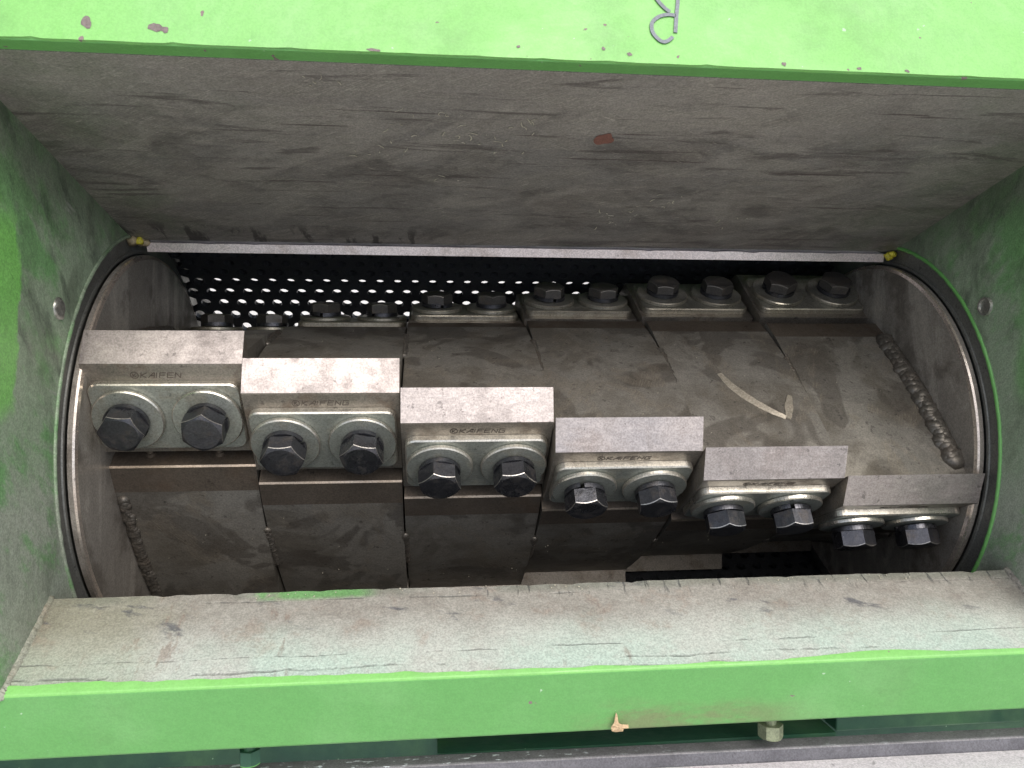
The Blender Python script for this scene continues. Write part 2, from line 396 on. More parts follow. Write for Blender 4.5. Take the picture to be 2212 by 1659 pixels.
# ------------------------------------------------------------------ hopper housing
XW = .393
hop = thing('hopper_housing', 'green painted steel feed hopper with scuffed inner walls around the cutting rotor', 'machine hopper', (0, 0, 0))
bw = lambda p: .1885+.22*p
# upper back wall with its green rim
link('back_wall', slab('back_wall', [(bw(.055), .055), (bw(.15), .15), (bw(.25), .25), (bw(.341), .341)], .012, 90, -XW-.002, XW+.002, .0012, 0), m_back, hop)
def strip_edge(name, rows, mat, x0, x1, nx=110, amp=0., fq=40, parent=hop):
    v, f = [], []
    for j in range(nx+1):
        x = x0+(x1-x0)*j/nx
        for i, (q, p, a) in enumerate(rows):
            h = noise.noise((x*fq, i*3.3, 5.))+.6*noise.noise((x*fq*3.1, i*7.3, 8.))
            v.append(qp(x, q+a*h*.4, p+a*h))
    m = len(rows)
    for j in range(nx):
        for i in range(m-1): f.append((j*m+i, (j+1)*m+i, (j+1)*m+i+1, j*m+i+1))
    return link(name, fix(mesh(name, v, f)), mat, parent, smooth=True)
FT = radians(15)
ft = lambda s: (.2655+cos(FT)*s, .354-sin(FT)*s)
rim = prism('upper_rim', [(bw(.3405)+.0005, .3405), (.2648, .3535), (.2665, .3535), (.280, .3495), (.285, .33), (.28, .325), (bw(.335)+.012, .335)], -XW-.2, XW+.2)
rim_o = link('upper_rim', rim, m_green_edge, hop)
bev(rim_o, .0007, 2)
fa, fb = ft(-.0002), ft(.36)
c15 = Vector((sin(FT), cos(FT)))
link('upper_flange', slab('upper_flange', [(fa[0]+.0012*c15[0], fa[1]+.0012*c15[1]), (ft(.02)[0]+.0012*c15[0], ft(.02)[1]+.0012*c15[1]), (fb[0]+.0012*c15[0], fb[1]+.0012*c15[1])], .0025, 220, -XW-.2, XW+.2, .0008, 0, 45), m_green, hop)
# side walls with the round rotor opening
def side_wall(sx):
    RH = .2115; v, f, mi = [], [], []
    poly = [(bw(.03)+.001, .03), (bw(.35)+.001, .35), (-.1505, .2890), (-.188, .19), (-.215, .0)]
    n = 120; a0, a1 = radians(82), radians(-75)
    def outer(a):
        d = Vector((sin(a), cos(a))); best = None
        for k in range(len(poly)-1):
            A, B = Vector(poly[k]), Vector(poly[k+1]); e = B-A; den = d.x*e.y-d.y*e.x
            if abs(den) < 1e-9: continue
            t = (A.x*e.y-A.y*e.x)/den; u = (A.x*d.y-A.y*d.x)/den
            if t > 0 and -1e-6 <= u <= 1+1e-6 and (best is None or t < best): best = t
        return d*(best or .33)
    rows = []
    for k in range(n+1):
        a = a0+(a1-a0)*k/n; O = outer(a); d = Vector((sin(a), cos(a))); row = []
        if O.length < RH+.001: O = d*(RH+.001)
        I = d*RH
        for x, c in ((.0 if 1 else 0, I), (.0, I.lerp(O, .33)), (.0, I.lerp(O, .66)), (.0, O), (.016, O), (.016, I)):
            v.append(qp(sx*(XW+x), *c)); row.append(len(v)-1)
        rows.append(row)
    for k in range(n):
        for i in range(6): f.append((rows[k][i], rows[k+1][i], rows[k+1][(i+1) % 6], rows[k][(i+1) % 6]))
    return fix(mesh('side_wall', v, f))
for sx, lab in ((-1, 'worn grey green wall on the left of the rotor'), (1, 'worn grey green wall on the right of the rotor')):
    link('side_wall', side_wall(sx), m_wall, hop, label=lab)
    # painted weld bead round the opening
    v, f = [], []; n = 140; k = 8
    for j in range(n+1):
        a = radians(80)+(radians(-62)-radians(80))*j/n
        rr = .2128+.0006*noise.noise((j*.31, sx*3, 0)); tb = .0019*(1+.25*noise.noise((j*.5, sx*7, 3)))
        for i in range(k):
            b = 2*pi*i/k; r = rr+tb*cos(b); v.append((sx*(XW-.0002)+tb*.8*sin(b), -r*cos(a), r*sin(a)))
    for j in range(n):
        for i in range(k): f.append((j*k+i, j*k+(i+1) % k, (j+1)*k+(i+1) % k, (j+1)*k+i))
    link('opening_rim', fix(mesh('opening_rim', v, f)), m_green_edge if sx > 0 else m_wall, hop, smooth=True)
    # end plate of the cutting chamber, seen as a dark ring round the disc
    me = lathe('chamber_end_plate', [(0., 0.), (.30, 0.), (.30, .008), (0., .008)], 96)
    o = link('chamber_end_plate', me, m_ring, hop); o.rotation_euler = (0, pi/2, 0); o.location = (sx*.404-.004, 0, 0)
    me = lathe('chamber_ring', [(.1938, 0), (.1965, .0), (.1972, .0012), (.2108, .0012), (.2108, .012), (.1938, .012), (.1938, 0)], 128)
    o = link('chamber_ring', me, m_ring, hop); o.rotation_euler = (0, sx*pi/2, 0); o.location = (sx*.3945, 0, 0)
# wall plugs
pl = lathe('wall_plug', [(0, .0006), (.0062, .0006), (.0066, .0022), (.0082, .0024), (.0086, 0), (.0086, -.004)], 28)
o = link('wall_plug', pl, [m_plug], hop, smooth=False, label='round plug with bright rim in the right wall'); o.rotation_euler = (0, -pi/2, 0); o.location = qp(XW, .1272, .1956)
me = lathe('wall_plug', [(0, .0012), (.005, .002), (.0085, .0012), (.009, 0), (.009, -.004)], 24)
for vv in me.vertices: vv.co.z += .0016*noise.noise(vv.co*260)
o = link('wall_plug', me, m_plug, hop, smooth=True, label='chewed shiny plug in the left wall'); o.rotation_euler = (0, pi/2, 0); o.location = qp(-XW, .119, .2054)
# front lip and lower beam
lip_in, lip_out = (-.104, .220), (-.1495, .2888)
lerp2 = lambda a, b, t: (a[0]+(b[0]-a[0])*t, a[1]+(b[1]-a[1])*t)
me = slab('front_lip', [lip_in]+[lerp2(lip_in, lip_out, t) for t in (.03, .25, .5, .75, .97)]+[lip_out], -.012, 160, -XW-.001, XW+.001, .0013, .0, 60)
for vv in me.vertices:
    h = noise.noise(Vector((vv.co.x*9, vv.co.y*22, vv.co.z*22))); vv.co.z += .0007*h
link('front_lip', me, m_lip, hop)
def lip_edge():
    v, f = [], []; nx = 220
    for j in range(nx+1):
        x = -XW-.15+(2*XW+.3)*j/nx
        h = noise.noise((x*22, 3.3, 5.))+.7*noise.noise((x*70, 7.3, 8.))
        w = max(.0008, .0060-.0085*(x+.38)/.75+.0022*h) if x < .16 else max(.0006, .0016+.0042*math.exp(-((x-.235)/.05)**2)+.0008*h)
        for q, p in (lerp2((-.1490, .2888), (-.1035, .220), w/.083), (-.1493, .2889), (-.1503, .2898), (-.1520, .2893)):
            v.append(qp(x, q+.0004, p+.0003))
    for j in range(nx):
        for i in range(3): f.append((j*4+i, j*4+4+i, j*4+5+i, j*4+1+i))
    return link('lip_edge', fix(mesh('lip_edge', v, f)), m_green, hop, smooth=True)
lip_edge()
bm_o = link('lower_beam', prism('lower_beam', [(-.1505, .2902), (-.1985, .2765), (-.2005, .2745), (-.2005, .205), (-.165, .205), (-.165, .262), (-.1545, .28)], -XW-.15, XW+.15), m_beam, hop)
bev(bm_o, .0016, 3)
# side flanges outside the picture
for sx in (-1, 1):
    a = sx*(XW+.018); b = sx*(XW+.2)
    v = [qp(a, .262, .352), qp(b, .262, .352), qp(b, -.155, .289), qp(a, -.155, .289), qp(a, .262, .342), qp(b, .262, .342), qp(b, -.155, .279), qp(a, -.155, .279)]
    link('side_flange', fix(mesh('side_flange', v, [(0, 1, 2, 3), (4, 5, 6, 7), (0, 1, 5, 4), (1, 2, 6, 5), (2, 3, 7, 6), (3, 0, 4, 7)])), m_green, hop)
# corner weld fillets between walls and lip
for sx in (-1, 1):
    n = 60; pts = [qp(sx*(XW+.0028), *lerp2((lip_in[0]-.001, lip_in[1]), (lip_out[0]-.001, lip_out[1]), i/n)) for i in range(n+1)]
    link('corner_weld', blob('corner_weld', pts, [(.0062+.0012*noise.noise((i*.21, sx*5, 1)), .0042, .0042+.0014*noise.noise((i*.33, sx*5, 7))) for i in range(n+1)], 3+sx, rough=.22), m_lip, hop, smooth=True)
# lumps at the ends of the bright strip
link('weld_lump', blob('weld_lump', [qp(-.391, .1985, .060), qp(-.386, .199, .056), qp(-.3815, .1975, .056)], [(.0055, .006, .0045), (.005, .005, .0042), (.0055, .004, .0032)], 2, rough=.6), m_tan, hop, smooth=True, label='tan weld lump at the left end of the bright strip')
link('paint_dab', blob('paint_dab', [qp(-.3845, .199, .0605)], [(.0036, .0025, .0042)], 5, rough=.6), m_yellow, hop, smooth=True, label='yellow dab on the left weld lump')
link('paint_dab', blob('paint_dab', [qp(.3865, .195, .0575), qp(.3905, .1975, .058)], [(.0045, .0035, .0045), (.0055, .004, .0032)], 6, rough=.5), m_yellow, hop, smooth=True, label='yellow painted lump at the right end of the bright strip')
# hand-drawn marker letter, upside down
upn = Vector((0, -cos(FT), sin(FT))).normalized()
def onfl(x, q): return qp(x, q, .354-(q-.2655)*math.tan(FT)+.0016)
mk = hop
strokes = [[(.0600, .330), (.0600, .3152), (.0578, .3015), (.0559, .2885)],
           [(.0575, .3012), (.0520, .3018), (.0455, .2997), (.0408, .2950), (.0405, .2885), (.0435, .2835), (.0470, .2812), (.0505, .2822), (.0538, .2852)],
           [(.0385, .330), (.0449, .3143), (.0500, .3070), (.0535, .3040)]]
for st in strokes:
    link('marker_stroke', ribbon('marker_stroke', smooth_path([onfl(*s) for s in st], 6), .0025, upn), m_marker, hop, label='grey hand drawn stroke of an upside down letter R')
m_chip = flat('bare_chip_steel', (.17, .14, .13), .65, .2, 120)
rc = random.Random(5)
for x, q, rx, rz, pc in ((-.3098, .2775, .0030, .0040, 1), (-.2700, .2764, .0042, .0030, 1), (-.2640, .2750, .0022, .0022, 1), (.0241, .2716, .0016, .0014, 0), (.0072, .2748, .0012, .0012, 0), (-.139, .2668, .0045, .0011, 0), (-.048, .2735, .0012, .0010, 0), (.128, .2690, .0016, .0014, 0), (.18, .2680, .0014, .0012, 0), (.214, .2676, .0016, .0010, 0)):
    n = 14; v = [tuple(Vector(onfl(x, q))-upn*.0001)]
    for k in range(n):
        a = 2*pi*k/n; rr = 1+.55*noise.noise((cos(a)*1.5+x*90, sin(a)*1.5, q*70)); v.append(tuple(Vector(onfl(x+rx*rr*cos(a), q+rz*rr*sin(a)))-upn*.0001))
    link('paint_chip', mesh('paint_chip', v, [(0, 1+k, 1+(k+1) % n) for k in range(n)]), m_chip, hop)
# red dab on back wall
nb = Vector((0, -.22, -1)).normalized()
def onback(x, p): return qp(x, bw(p), p)
v = [onback(.0276, .2614)]; n = 22
for k in range(n):
    a = 2*pi*k/n; r = .0072*(1+.4*noise.noise((cos(a)*1.3, sin(a)*1.3, 4))); v.append(onback(.0276+r*cos(a), .2614+r*1.1*sin(a)))
v = [tuple(Vector(c)+nb*.0005) for c in v]
link('red_stain', mesh('red_stain', v, [(0, 1+k, 1+(k+1) % n) for k in range(n)]), m_red, hop)
m_tanb = flat('greenish_dull_zinc', (.22, .25, .16), .5, .3, 120, .5)
# bolts hanging under the beam
def hexhead(name, af, h, shank_r=None, shank_l=0., bev_e=.0009):
    """hex head with the turned chamfer that makes the arcs on its flats; top at z=h, base at z=0"""
    rin = af/2; n = 48; v, f, mi = [], [], []
    prof = []
    for k in range(n):
        a = 2*pi*k/n; am = ((a+pi/6) % (pi/3))-pi/6; r = rin/cos(am)
        zt = h-max(0, (r-rin*.93))*math.tan(radians(32))
        prof.append([(rin*.90*cos(a), rin*.90*sin(a), h), (rin*.93*cos(a), rin*.93*sin(a), h-.0002), (r*.985*cos(a), r*.985*sin(a), zt+.0003), (r*cos(a), r*sin(a), zt-bev_e*.5), (r*cos(a), r*sin(a), 0)])
    for k in range(n): v += prof[k]
    for k in range(n):
        a, b = 5*k, 5*((k+1) % n)
        for i in range(4): f.append((a+i, b+i, b+i+1, a+i+1)); mi.append(1 if i == 2 else 0)
    f.append(tuple(5*k for k in range(n))); mi.append(0); f.append(tuple(5*k+4 for k in range(n-1, -1, -1))); mi.append(0)
    if shank_r:
        b = len(v); m = 16; L = 14
        for j in range(L+1):
            for k in range(m):
                a = 2*pi*k/m; r = shank_r*(1-.08*(j % 2)); v.append((r*cos(a), r*sin(a), h-.001+shank_l*j/L))
        for j in range(L):
            for k in range(m): f.append((b+j*m+k, b+j*m+(k+1) % m, b+(j+1)*m+(k+1) % m, b+(j+1)*m+k)); mi.append(0)
        f.append(tuple(b+L*m+k for k in range(m))); mi.append(0)
    return fix(mesh(name, v, f, mi))
for x, w, pp in ((.1638, .017, .252), (-.239, .014, .250)):
    o = link('hanging_bolt', hexhead('hanging_bolt', w, .011), [m_green_shade if x < 0 else m_tanb, m_green_edge if x < 0 else m_tanb], hop)
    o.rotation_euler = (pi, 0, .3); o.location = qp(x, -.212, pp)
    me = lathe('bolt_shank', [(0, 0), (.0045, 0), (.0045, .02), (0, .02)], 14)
    o = link('bolt_shank', me, m_tanb if x > 0 else m_green_shade, hop); o.location = qp(x, -.2125, pp)

# ------------------------------------------------------------------ lower machine base with bar and table
base = thing('machine_base', 'shaded green lower machine frame in the gap under the bright green beam', 'machine frame', (0, 0, 0))
link('dark_panel', prism('dark_panel', [(-.19, .200), (-.60, .200), (-.60, .19), (-.19, .19)], -.75, .75), m_green_shade, base)
bo = link('raised_block', prism('raised_block', [(-.2035, .222), (-.236, .222), (-.236, .2005), (-.2035, .2005)], .2355, .75), m_green_shade, base); bev(bo, .0015)
link('ledge_strip', prism('ledge_strip', [(-.2335, .228), (-.237, .228), (-.237, .2005), (-.2335, .2005)], -.10, .232), m_green_shade, base)
bar = thing('steel_bar', 'grey paint spattered steel bar lying along the bottom edge below the dark gap', 'steel bar', qp(0, -.2462, .25))
def bprism(name, prof, x0, x1, mi=None):
    me = prism(name, [(q+.25, p-.25) for q, p in prof], x0, x1, mi)
    for vv in me.vertices: vv.co.y -= (vv.co.x)*.014
    return me
b_o = link('bar_body', bprism('bar_body', [(-.2355, .2345), (-.2362, .2478), (-.2375, .249), (-.2475, .2525), (-.2475, .2345)], -.75, .75, [0, 0, 1, 1, 1]), [m_bar, m_bar_front], bar)
bev(b_o, .0008, 2)
tab = thing('pale_plate', 'pale worn steel plate in front of the grey bar at the bottom right corner', 'steel plate', qp(0, -.2525, .30))
me = prism('plate_sheet', [(.0115, -.046), (.004, .16), (-.004, .16), (.003, -.046)], -.75, .75)
for vv in me.vertices: vv.co.y -= vv.co.x*.014
link('plate_sheet', me, m_bench, tab)

# ------------------------------------------------------------------ stator knife (bright strip)
st = thing('stator_knife', 'long bright ground steel strip of the fixed knife under the scuffed back wall', 'fixed knife', (0, 0, .195))
me = slab('knife_bar', [(-.0055+.0, .0530), (.0028, .0560)], .05, 120, -.380, .3835, .0, .0007, 45)
link('knife_bar', me, m_stator, st)

# ------------------------------------------------------------------ perforated screen
scr = thing('perforated_screen', 'dark perforated steel screen curving behind the rotor with light through its holes', 'screen', (0, 0, 0))
def screen_mesh():
    s = .0215; hrow = s*sqrt(3)/2; Rs, th = .2185, .007; rh = .0060
    v, f = [], []; v_in = {}
    def P(x, arc, r):
        a = radians(96)+arc/Rs; return (x, -r*cos(a), r*sin(a))
    nrow = 42; ncol = 37
    for j in range(nrow):
        for i in range(ncol):
            cx = -.392+s*(i+(.5 if j % 2 else 0)); ca = hrow*(j+.5)
            if cx > .405: continue
            hexc = [(cx+s/sqrt(3)*sin(pi/3*k), ca+s/sqrt(3)*cos(pi/3*k)) for k in range(6)]
            b = len(v); m = 12
            for k in range(m):
                A = hexc[k//2]; Bq = hexc[(k//2+1) % 6]; o = A if k % 2 == 0 else ((A[0]+Bq[0])/2, (A[1]+Bq[1])/2)
                a = 2*pi*k/m; c = (cx+rh*sin(a), ca+rh*cos(a))
                v += [P(*o, Rs), P(*c, Rs), P(*c, Rs+th), P(*o, Rs+th)]
            for k in range(m):
                p, q = b+4*k, b+4*((k+1) % m)
                f += [(p, q, q+1, p+1), (p+1, q+1, q+2, p+2), (p+2, q+2, q+3, p+3)]
    me = mesh('screen_sheet', v, f); return fix(me)
link('screen_sheet', screen_mesh(), m_screen, scr)
# outer chamber shell: closed above, below and on the right, open low behind on the left
shell = thing('chamber_shell', 'black outer casing behind the perforated screen', 'casing', (0, 0, 0))
def arc_shell(name, a0, a1, x0, x1, r=.275, t=.006):
    n = 40; v, f = [], []
    for k in range(n+1):
        a = radians(a0+(a1-a0)*k/n)
        for x, rr in ((x0, r), (x1, r), (x1, r+t), (x0, r+t)): v.append((x, -rr*cos(a), rr*sin(a)))
    for k in range(n):
        for i in range(4): f.append((4*k+i, 4*k+(i+1) % 4, 4*k+4+(i+1) % 4, 4*k+4+i))
    f += [(0, 1, 2, 3), (4*n, 4*n+1, 4*n+2, 4*n+3)]
    return fix(mesh(name, v, f))
link('shell_plate', arc_shell('shell_plate', 84, 134, -.41, .41), m_black_paint, shell)
link('shell_plate', arc_shell('shell_plate', 175, 318, -.41, .41), m_black_paint, shell)
link('shell_plate', arc_shell('shell_plate', 134.2, 174.8, .13, .41), m_black_paint, shell)

# ------------------------------------------------------------------ rotor
R, AL1, DL = .2, 31.47, 7.6
TH = -31.97-31.47                                   # knife face normal relative to its edge direction
WK = .13
def dv(a): a = radians(a); return Vector((sin(a), cos(a)))
FT_, FN_ = dv(TH+90), dv(TH); E0 = Vector((0, R))
def tn(t, n): return E0+FT_*t+FN_*n
def rot2(c, deg):
    a = radians(deg); q, p = c; return Vector((q*cos(a)+p*sin(a), p*cos(a)-q*sin(a)))
rotor = thing('knife_rotor', 'dark steel cutting rotor with three rows of stepped bolted knives in a green hopper', 'rotor', (0, 0, 0))
def seg_mesh():
    prof, mi = [], []
    for r in range(3):
        pts = [(tn(-.0192, 0), 1), (tn(-.118, 0), 1), (tn(-.1222, .0252), 2), (tn(-.1238, .0265), 1), (tn(-.150, .0280), 0)]
        Bv = tn(-.150, .0280); Sn = rot2(tn(-.0192, 0), -120); D = Sn-Bv; nrm = Vector((D.y, -D.x)).normalized()
        if nrm.dot(Bv) < 0: nrm = -nrm
        for k in range(1, 12):
            t = k/12; pts.append((Bv+D*t+nrm*(.0055*sin(pi*t)), 0))
        for c, m in pts: prof.append(tuple(rot2(c, -120*r))); mi.append(m)
    return prism('rotor_segment', prof, .0009, WK-.0009, mi, 0)
segm = seg_mesh()
for m in (m_rotor, m_seat, m_edge): segm.materials.append(m)
def place(name, me, parent, i, ro, dx=0.):
    o = bpy.data.objects.new(name, me); COL.objects.link(o); o.parent = parent
    o.location = ((i-3)*WK+dx, 0, 0); o.rotation_euler = (-radians(AL1-i*DL+ro*120), 0, 0); return o
for i in range(6): place('rotor_segment', segm, rotor, i, 0)
# end discs
for sx in (-1, 1):
    me = lathe('end_disc', [(0, 0), (.1880, 0), (.1912, .0010), (.1922, .0026), (.1922, .0065), (0, .0065)], 160, mi=[0, 1, 1, 0, 0])
    o = link('end_disc', me, [m_disc, m_rim], rotor)
    o.rotation_euler = (0, sx*pi/2, 0); o.location = (sx*.3868, 0, 0)
# knives
def knife_mesh():
    b = (-.0186, .0230)
    return prism('fly_knife', [tuple(tn(0, 0)), tuple(tn(*b)), tuple(tn(-.0205, .0232)), tuple(tn(-.108, .0232)), tuple(tn(-.108, .0003))], .0006, WK-.0006, [0, 1, 1, 1, 1], 1)
kn = knife_mesh()
for m in (m_bevel, m_face): kn.materials.append(m)
NF = .0232; T0, T1 = -.0347, -.1005; PT = .0063; PW = .1225
def to3(x, t, n): c = tn(t, n); return Vector(qp(x, c.x, c.y))
nor3 = (Vector(qp(0, *(FN_)))).normalized(); tan3 = (Vector(qp(0, *(FT_)))).normalized()
# axes on the knife face: X along the rotor, Y up the face, Z out
FACE = Matrix((Vector((1, 0, 0)), tan3, nor3)).transposed().to_4x4()
def rrect(w, h, r, k=6):
    out = []
    for cx, cy, a0 in ((w/2-r, h/2-r, 0), (-w/2+r, h/2-r, 90), (-w/2+r, -h/2+r, 180), (w/2-r, -h/2+r, 270)):
        for j in range(k+1): a = radians(a0+90*j/k); out.append((cx+r*cos(a), cy+r*sin(a)))
    return out
def plate_mesh():
    H = T0-T1; o = rrect(PW, H, .009); n = len(o); c = .0012
    i_ = rrect(PW-2*c, H-2*c, .009-c)
    v = [(x, y, 0) for x, y in o]+[(x, y, PT-c) for x, y in o]+[(x, y, PT) for x, y in i_]
    f = [tuple(range(n-1, -1, -1))]; mi = [0]
    for k in range(n):
        j = (k+1) % n; f += [(k, j, n+j, n+k), (n+k, n+j, 2*n+j, 2*n+k)]; mi += [1, 1]
    f.append(tuple(range(2*n, 3*n))); mi.append(0)
    me = mesh('clamp_plate', v, f, mi)
    C = Vector((WK/2, 0, 0)); c3 = to3(WK/2, (T0+T1)/2, NF+.0002)
    me.transform(Matrix.Translation(c3) @ FACE); return fix(me)
m_zinc_dirty = steel('dirty_zinc_steel', (.27, .26, .22), .42, .7, (.085, .07, .05), .7, 40)
m_dirty_edge = steel('dirty_zinc_edge', (.40, .37, .30), .36, .85, (.16, .13, .09), .5, 50)
pm = plate_mesh(); pm.materials.append(m_zinc); pm.materials.append(m_zinc_edge)
wm = lathe('washer', [(.0122, 0), (.0288, 0), (.0292, .0008), (.0292, .0034), (.0282, .0044), (.0124, .0044), (.0122, 0)], 56, mi=[0, 0, 1, 1, 0, 0]); wm.materials.append(m_zinc); wm.materials.append(m_zinc_edge)
pm2, wm2 = pm.copy(), wm.copy()
for q in (pm2, wm2): q.materials[0] = m_zinc_dirty; q.materials[1] = m_dirty_edge
def spring_mesh():
    v, f = [], []; n = 44
    for k in range(n+1):
        a = radians(6)+radians(348)*k/n; dz = .0011*k/n
        for r, z in ((.0118, 0), (.0182, 0), (.0182, .0042), (.0118, .0042)): v.append((r*cos(a), r*sin(a), z+dz))
    for k in range(n):
        for i in range(4): f.append((4*k+i, 4*k+(i+1) % 4, 4*k+4+(i+1) % 4, 4*k+4+i))
    f += [(0, 1, 2, 3), (4*n, 4*n+1, 4*n+2, 4*n+3)]
    return fix(mesh('spring_washer', v, f))
sm = spring_mesh(); sm.materials.append(m_black)
hm2 = hexhead('bolt_head', .0315, .0115); m_bolt_dull = steel('dirty_black_bolt', (.075, .069, .063), .5, .5, (.10, .08, .06), .6, 70); m_bolt_dull_edge = steel('dirty_bolt_edge', (.16, .145, .125), .42, .7, (.08, .07, .05), .5, 70)
for q in (m_bolt_dull, m_bolt_dull_edge): hm2.materials.append(q)
hm = hexhead('bolt_head', .0325, .0150); hm.materials.append(m_black); hm.materials.append(m_black_edge)
# stamped maker's mark: stroke letters, italic and wide
GL = {'K': [[(0, 0), (0, 1)], [(.9, 1), (.1, .5), (.9, 0)]], 'A': [[(0, 0), (.75, 1), (.95, 1), (.95, 0)], [(.45, .42), (.95, .42)]], 'I': [[(0, 0), (0, 1)]],
      'F': [[(0, 0), (0, 1), (.95, 1)], [(0, .52), (.8, .52)]], 'E': [[(.95, 0), (0, 0), (0, 1), (.95, 1)], [(0, .52), (.8, .52)]],
      'N': [[(0, 0), (0, 1), (.9, 0), (.9, 1)]], 'G': [[(.95, 1), (0, 1), (0, 0), (.95, 0), (.95, .5), (.5, .5)]]}
def stamp_mesh(word):
    v, f = [], []
    H = .0046; adv = .0062; sk = .25; lw = .0007
    def seg(a, b):
        a, b = Vector((*a, 0)), Vector((*b, 0)); t = (b-a).normalized(); s = Vector((-t.y, t.x, 0))*lw/2; a = a-t*lw*.3; b = b+t*lw*.3
        k = len(v)
        for z in (.0001, .00025):
            for c in (a+s, b+s, b-s, a-s): v.append((c.x, c.y, z))
        f.extend([(k, k+1, k+2, k+3), (k+4, k+5, k+6, k+7), (k, k+1, k+5, k+4), (k+1, k+2, k+6, k+5), (k+2, k+3, k+7, k+6), (k+3, k, k+4, k+7)])
    x = -.0215
    cx, cy, r = x, H/2, .0031
    ring = [(cx+r*cos(2*pi*k/14), cy+r*sin(2*pi*k/14)) for k in range(15)]
    for a, b in zip(ring, ring[1:]): seg(a, b)
    for stx in GL['K']:
        for a, b in zip(stx, stx[1:]): seg((cx-.0012+a[0]*.0026, cy-.0015+a[1]*.003), (cx-.0012+b[0]*.0026, cy-.0015+b[1]*.003))
    x += .0046
    for ch in word:
        wch = .0048
        for stx in GL[ch]:
            for a, b in zip(stx, stx[1:]): seg((x+a[0]*wch+a[1]*H*sk, a[1]*H), (x+b[0]*wch+b[1]*H*sk, b[1]*H))
        x += .0026 if ch == 'I' else adv
    me = mesh('stamped_mark', v, f); me.transform(Matrix.Translation(to3(WK/2, -.0318, NF)) @ FACE); me.materials.append(m_stamp); return fix(me)
mark_full = stamp_mesh('KAIFENG'); mark_cut = stamp_mesh('KAIFEN')
stud = lathe('set_screw', [(0, 0), (.0042, 0), (.0042, .004), (.0032, .0045), (.0032, .0075), (.0038, .008), (.0032, .0085), (.0038, .009), (.0032, .0095), (.0038, .010), (.0032, .0105), (.0032, .0135), (0, .0135)], 18)
stud.materials.append(m_seat)
def child(name, me, parent, mtx):
    o = bpy.data.objects.new(name, me); COL.objects.link(o); o.parent = parent; o.matrix_local = mtx; return o
for ro in (0, 1, 2):
    for i in range(6):
        k = place('fly_knife', kn, rotor, i, ro)
        if ro == 0: child('stamped_mark', mark_cut if i == 0 else mark_full, k, Matrix.Translation(((i*7 % 3-1)*.0015, 0, 0)))
        p = place('clamp_plate', pm if ro == 0 else pm2, rotor, i, ro)
        for sx in (-1, 1):
            c = to3(WK/2+sx*.0322, (T0+T1)/2-.0005, NF+PT+.0003) + Vector((random.uniform(-.001, .001), 0, 0))
            B = Matrix.Translation(c) @ FACE
            child('washer', wm if ro == 0 else wm2, p, B @ Matrix.Rotation(random.random()*6, 4, 'Z') )
            child('spring_washer', sm, p, B @ Matrix.Translation((0, 0, .0046)) @ Matrix.Rotation(random.random()*6, 4, 'Z'))
            child('bolt_head', hm if ro == 0 else hm2, p, B @ Matrix.Translation((0, 0, .0098 if ro == 0 else .0085)) @ Matrix.Rotation(random.random()*6, 4, 'Z'))
            if ro == 0: child('set_screw', stud, k, Matrix.Translation(to3(WK/2+sx*.030, -.1215, .012)) @ FACE @ Matrix.Rotation(-pi/2, 4, 'X'))
# weld beads along the outer segments and between segments
def shield_pt(t, lift=0.):
    Bv = tn(-.150, .0280); Sn = rot2(tn(-.0192, 0), -120); D = Sn-Bv; nrm = Vector((D.y, -D.x)).normalized()
    if nrm.dot(Bv) < 0: nrm = -nrm
    return Bv+D*t+nrm*(.0055*sin(pi*t)+lift)
def bead(i, ro, x, t0, t1, n, r, seed, name='weld_bead'):
    pts = [qp(x+.001*noise.noise((k*.8, seed, 0)), *shield_pt(t0+(t1-t0)*k/(n-1), -.001)) for k in range(n)]
    me = blob(name, pts, [(r*(1+.4*noise.noise((k*.37, seed, 5))), r*(1+.2*noise.noise((k*.7, seed, 9))), r*.9) for k in range(n)], seed, rough=.24)
    me.materials.append(m_weld)
    for p in me.polygons: p.use_smooth = True
    return place(name, me, rotor, i, ro)
bead(5, 1, WK-.0090, .04, .90, 52, .0100, 1)
bead(0, 0, .0085, .05, .95, 52, .0058, 2)
bead(0, 1, .0085, .05, .95, 52, .0058, 3)
bead(5, 0, WK-.0085, .05, .95, 52, .0058, 4)
for i in (1, 2, 3, 4, 5):
    bead(i, 1, 0., .20, .50, 20, .0042, 10+i)
    bead(i, 0, 0., .20, .50, 20, .0042, 20+i)
# V shaped polished swath on the fifth segment
def swath(pts, w, seed):
    P = [Vector(qp(x, *shield_pt(t))) for x, t in pts]
    n0 = Vector(qp(0, *(shield_pt(.5)))).normalized()
    me = ribbon('polished_swath', P, [w*min(1, .45+1.4*min(k, len(P)-1-k)/len(P))*(1+.25*noise.noise((k*.8, seed, 0))) for k in range(len(P))], n0, .0003, .0003); me.materials.append(m_shine); return place('polished_swath', me, rotor, 4, 1)
swath(smooth_path([(.050, .42, 0)[:2]+(0,), (.056, .52, 0), (.066, .62, 0), (.082, .71, 0), (.096, .76, 0)], 5) and [(a.x, a.y) for a in smooth_path([(.050, .42, 0), (.056, .52, 0), (.066, .62, 0), (.082, .71, 0), (.096, .76, 0)], 5)], .0095, 1)
swath([(a.x, a.y) for a in smooth_path([(.098, .77, 0), (.1035, .69, 0), (.1105, .60, 0)], 5)], .0085, 2)

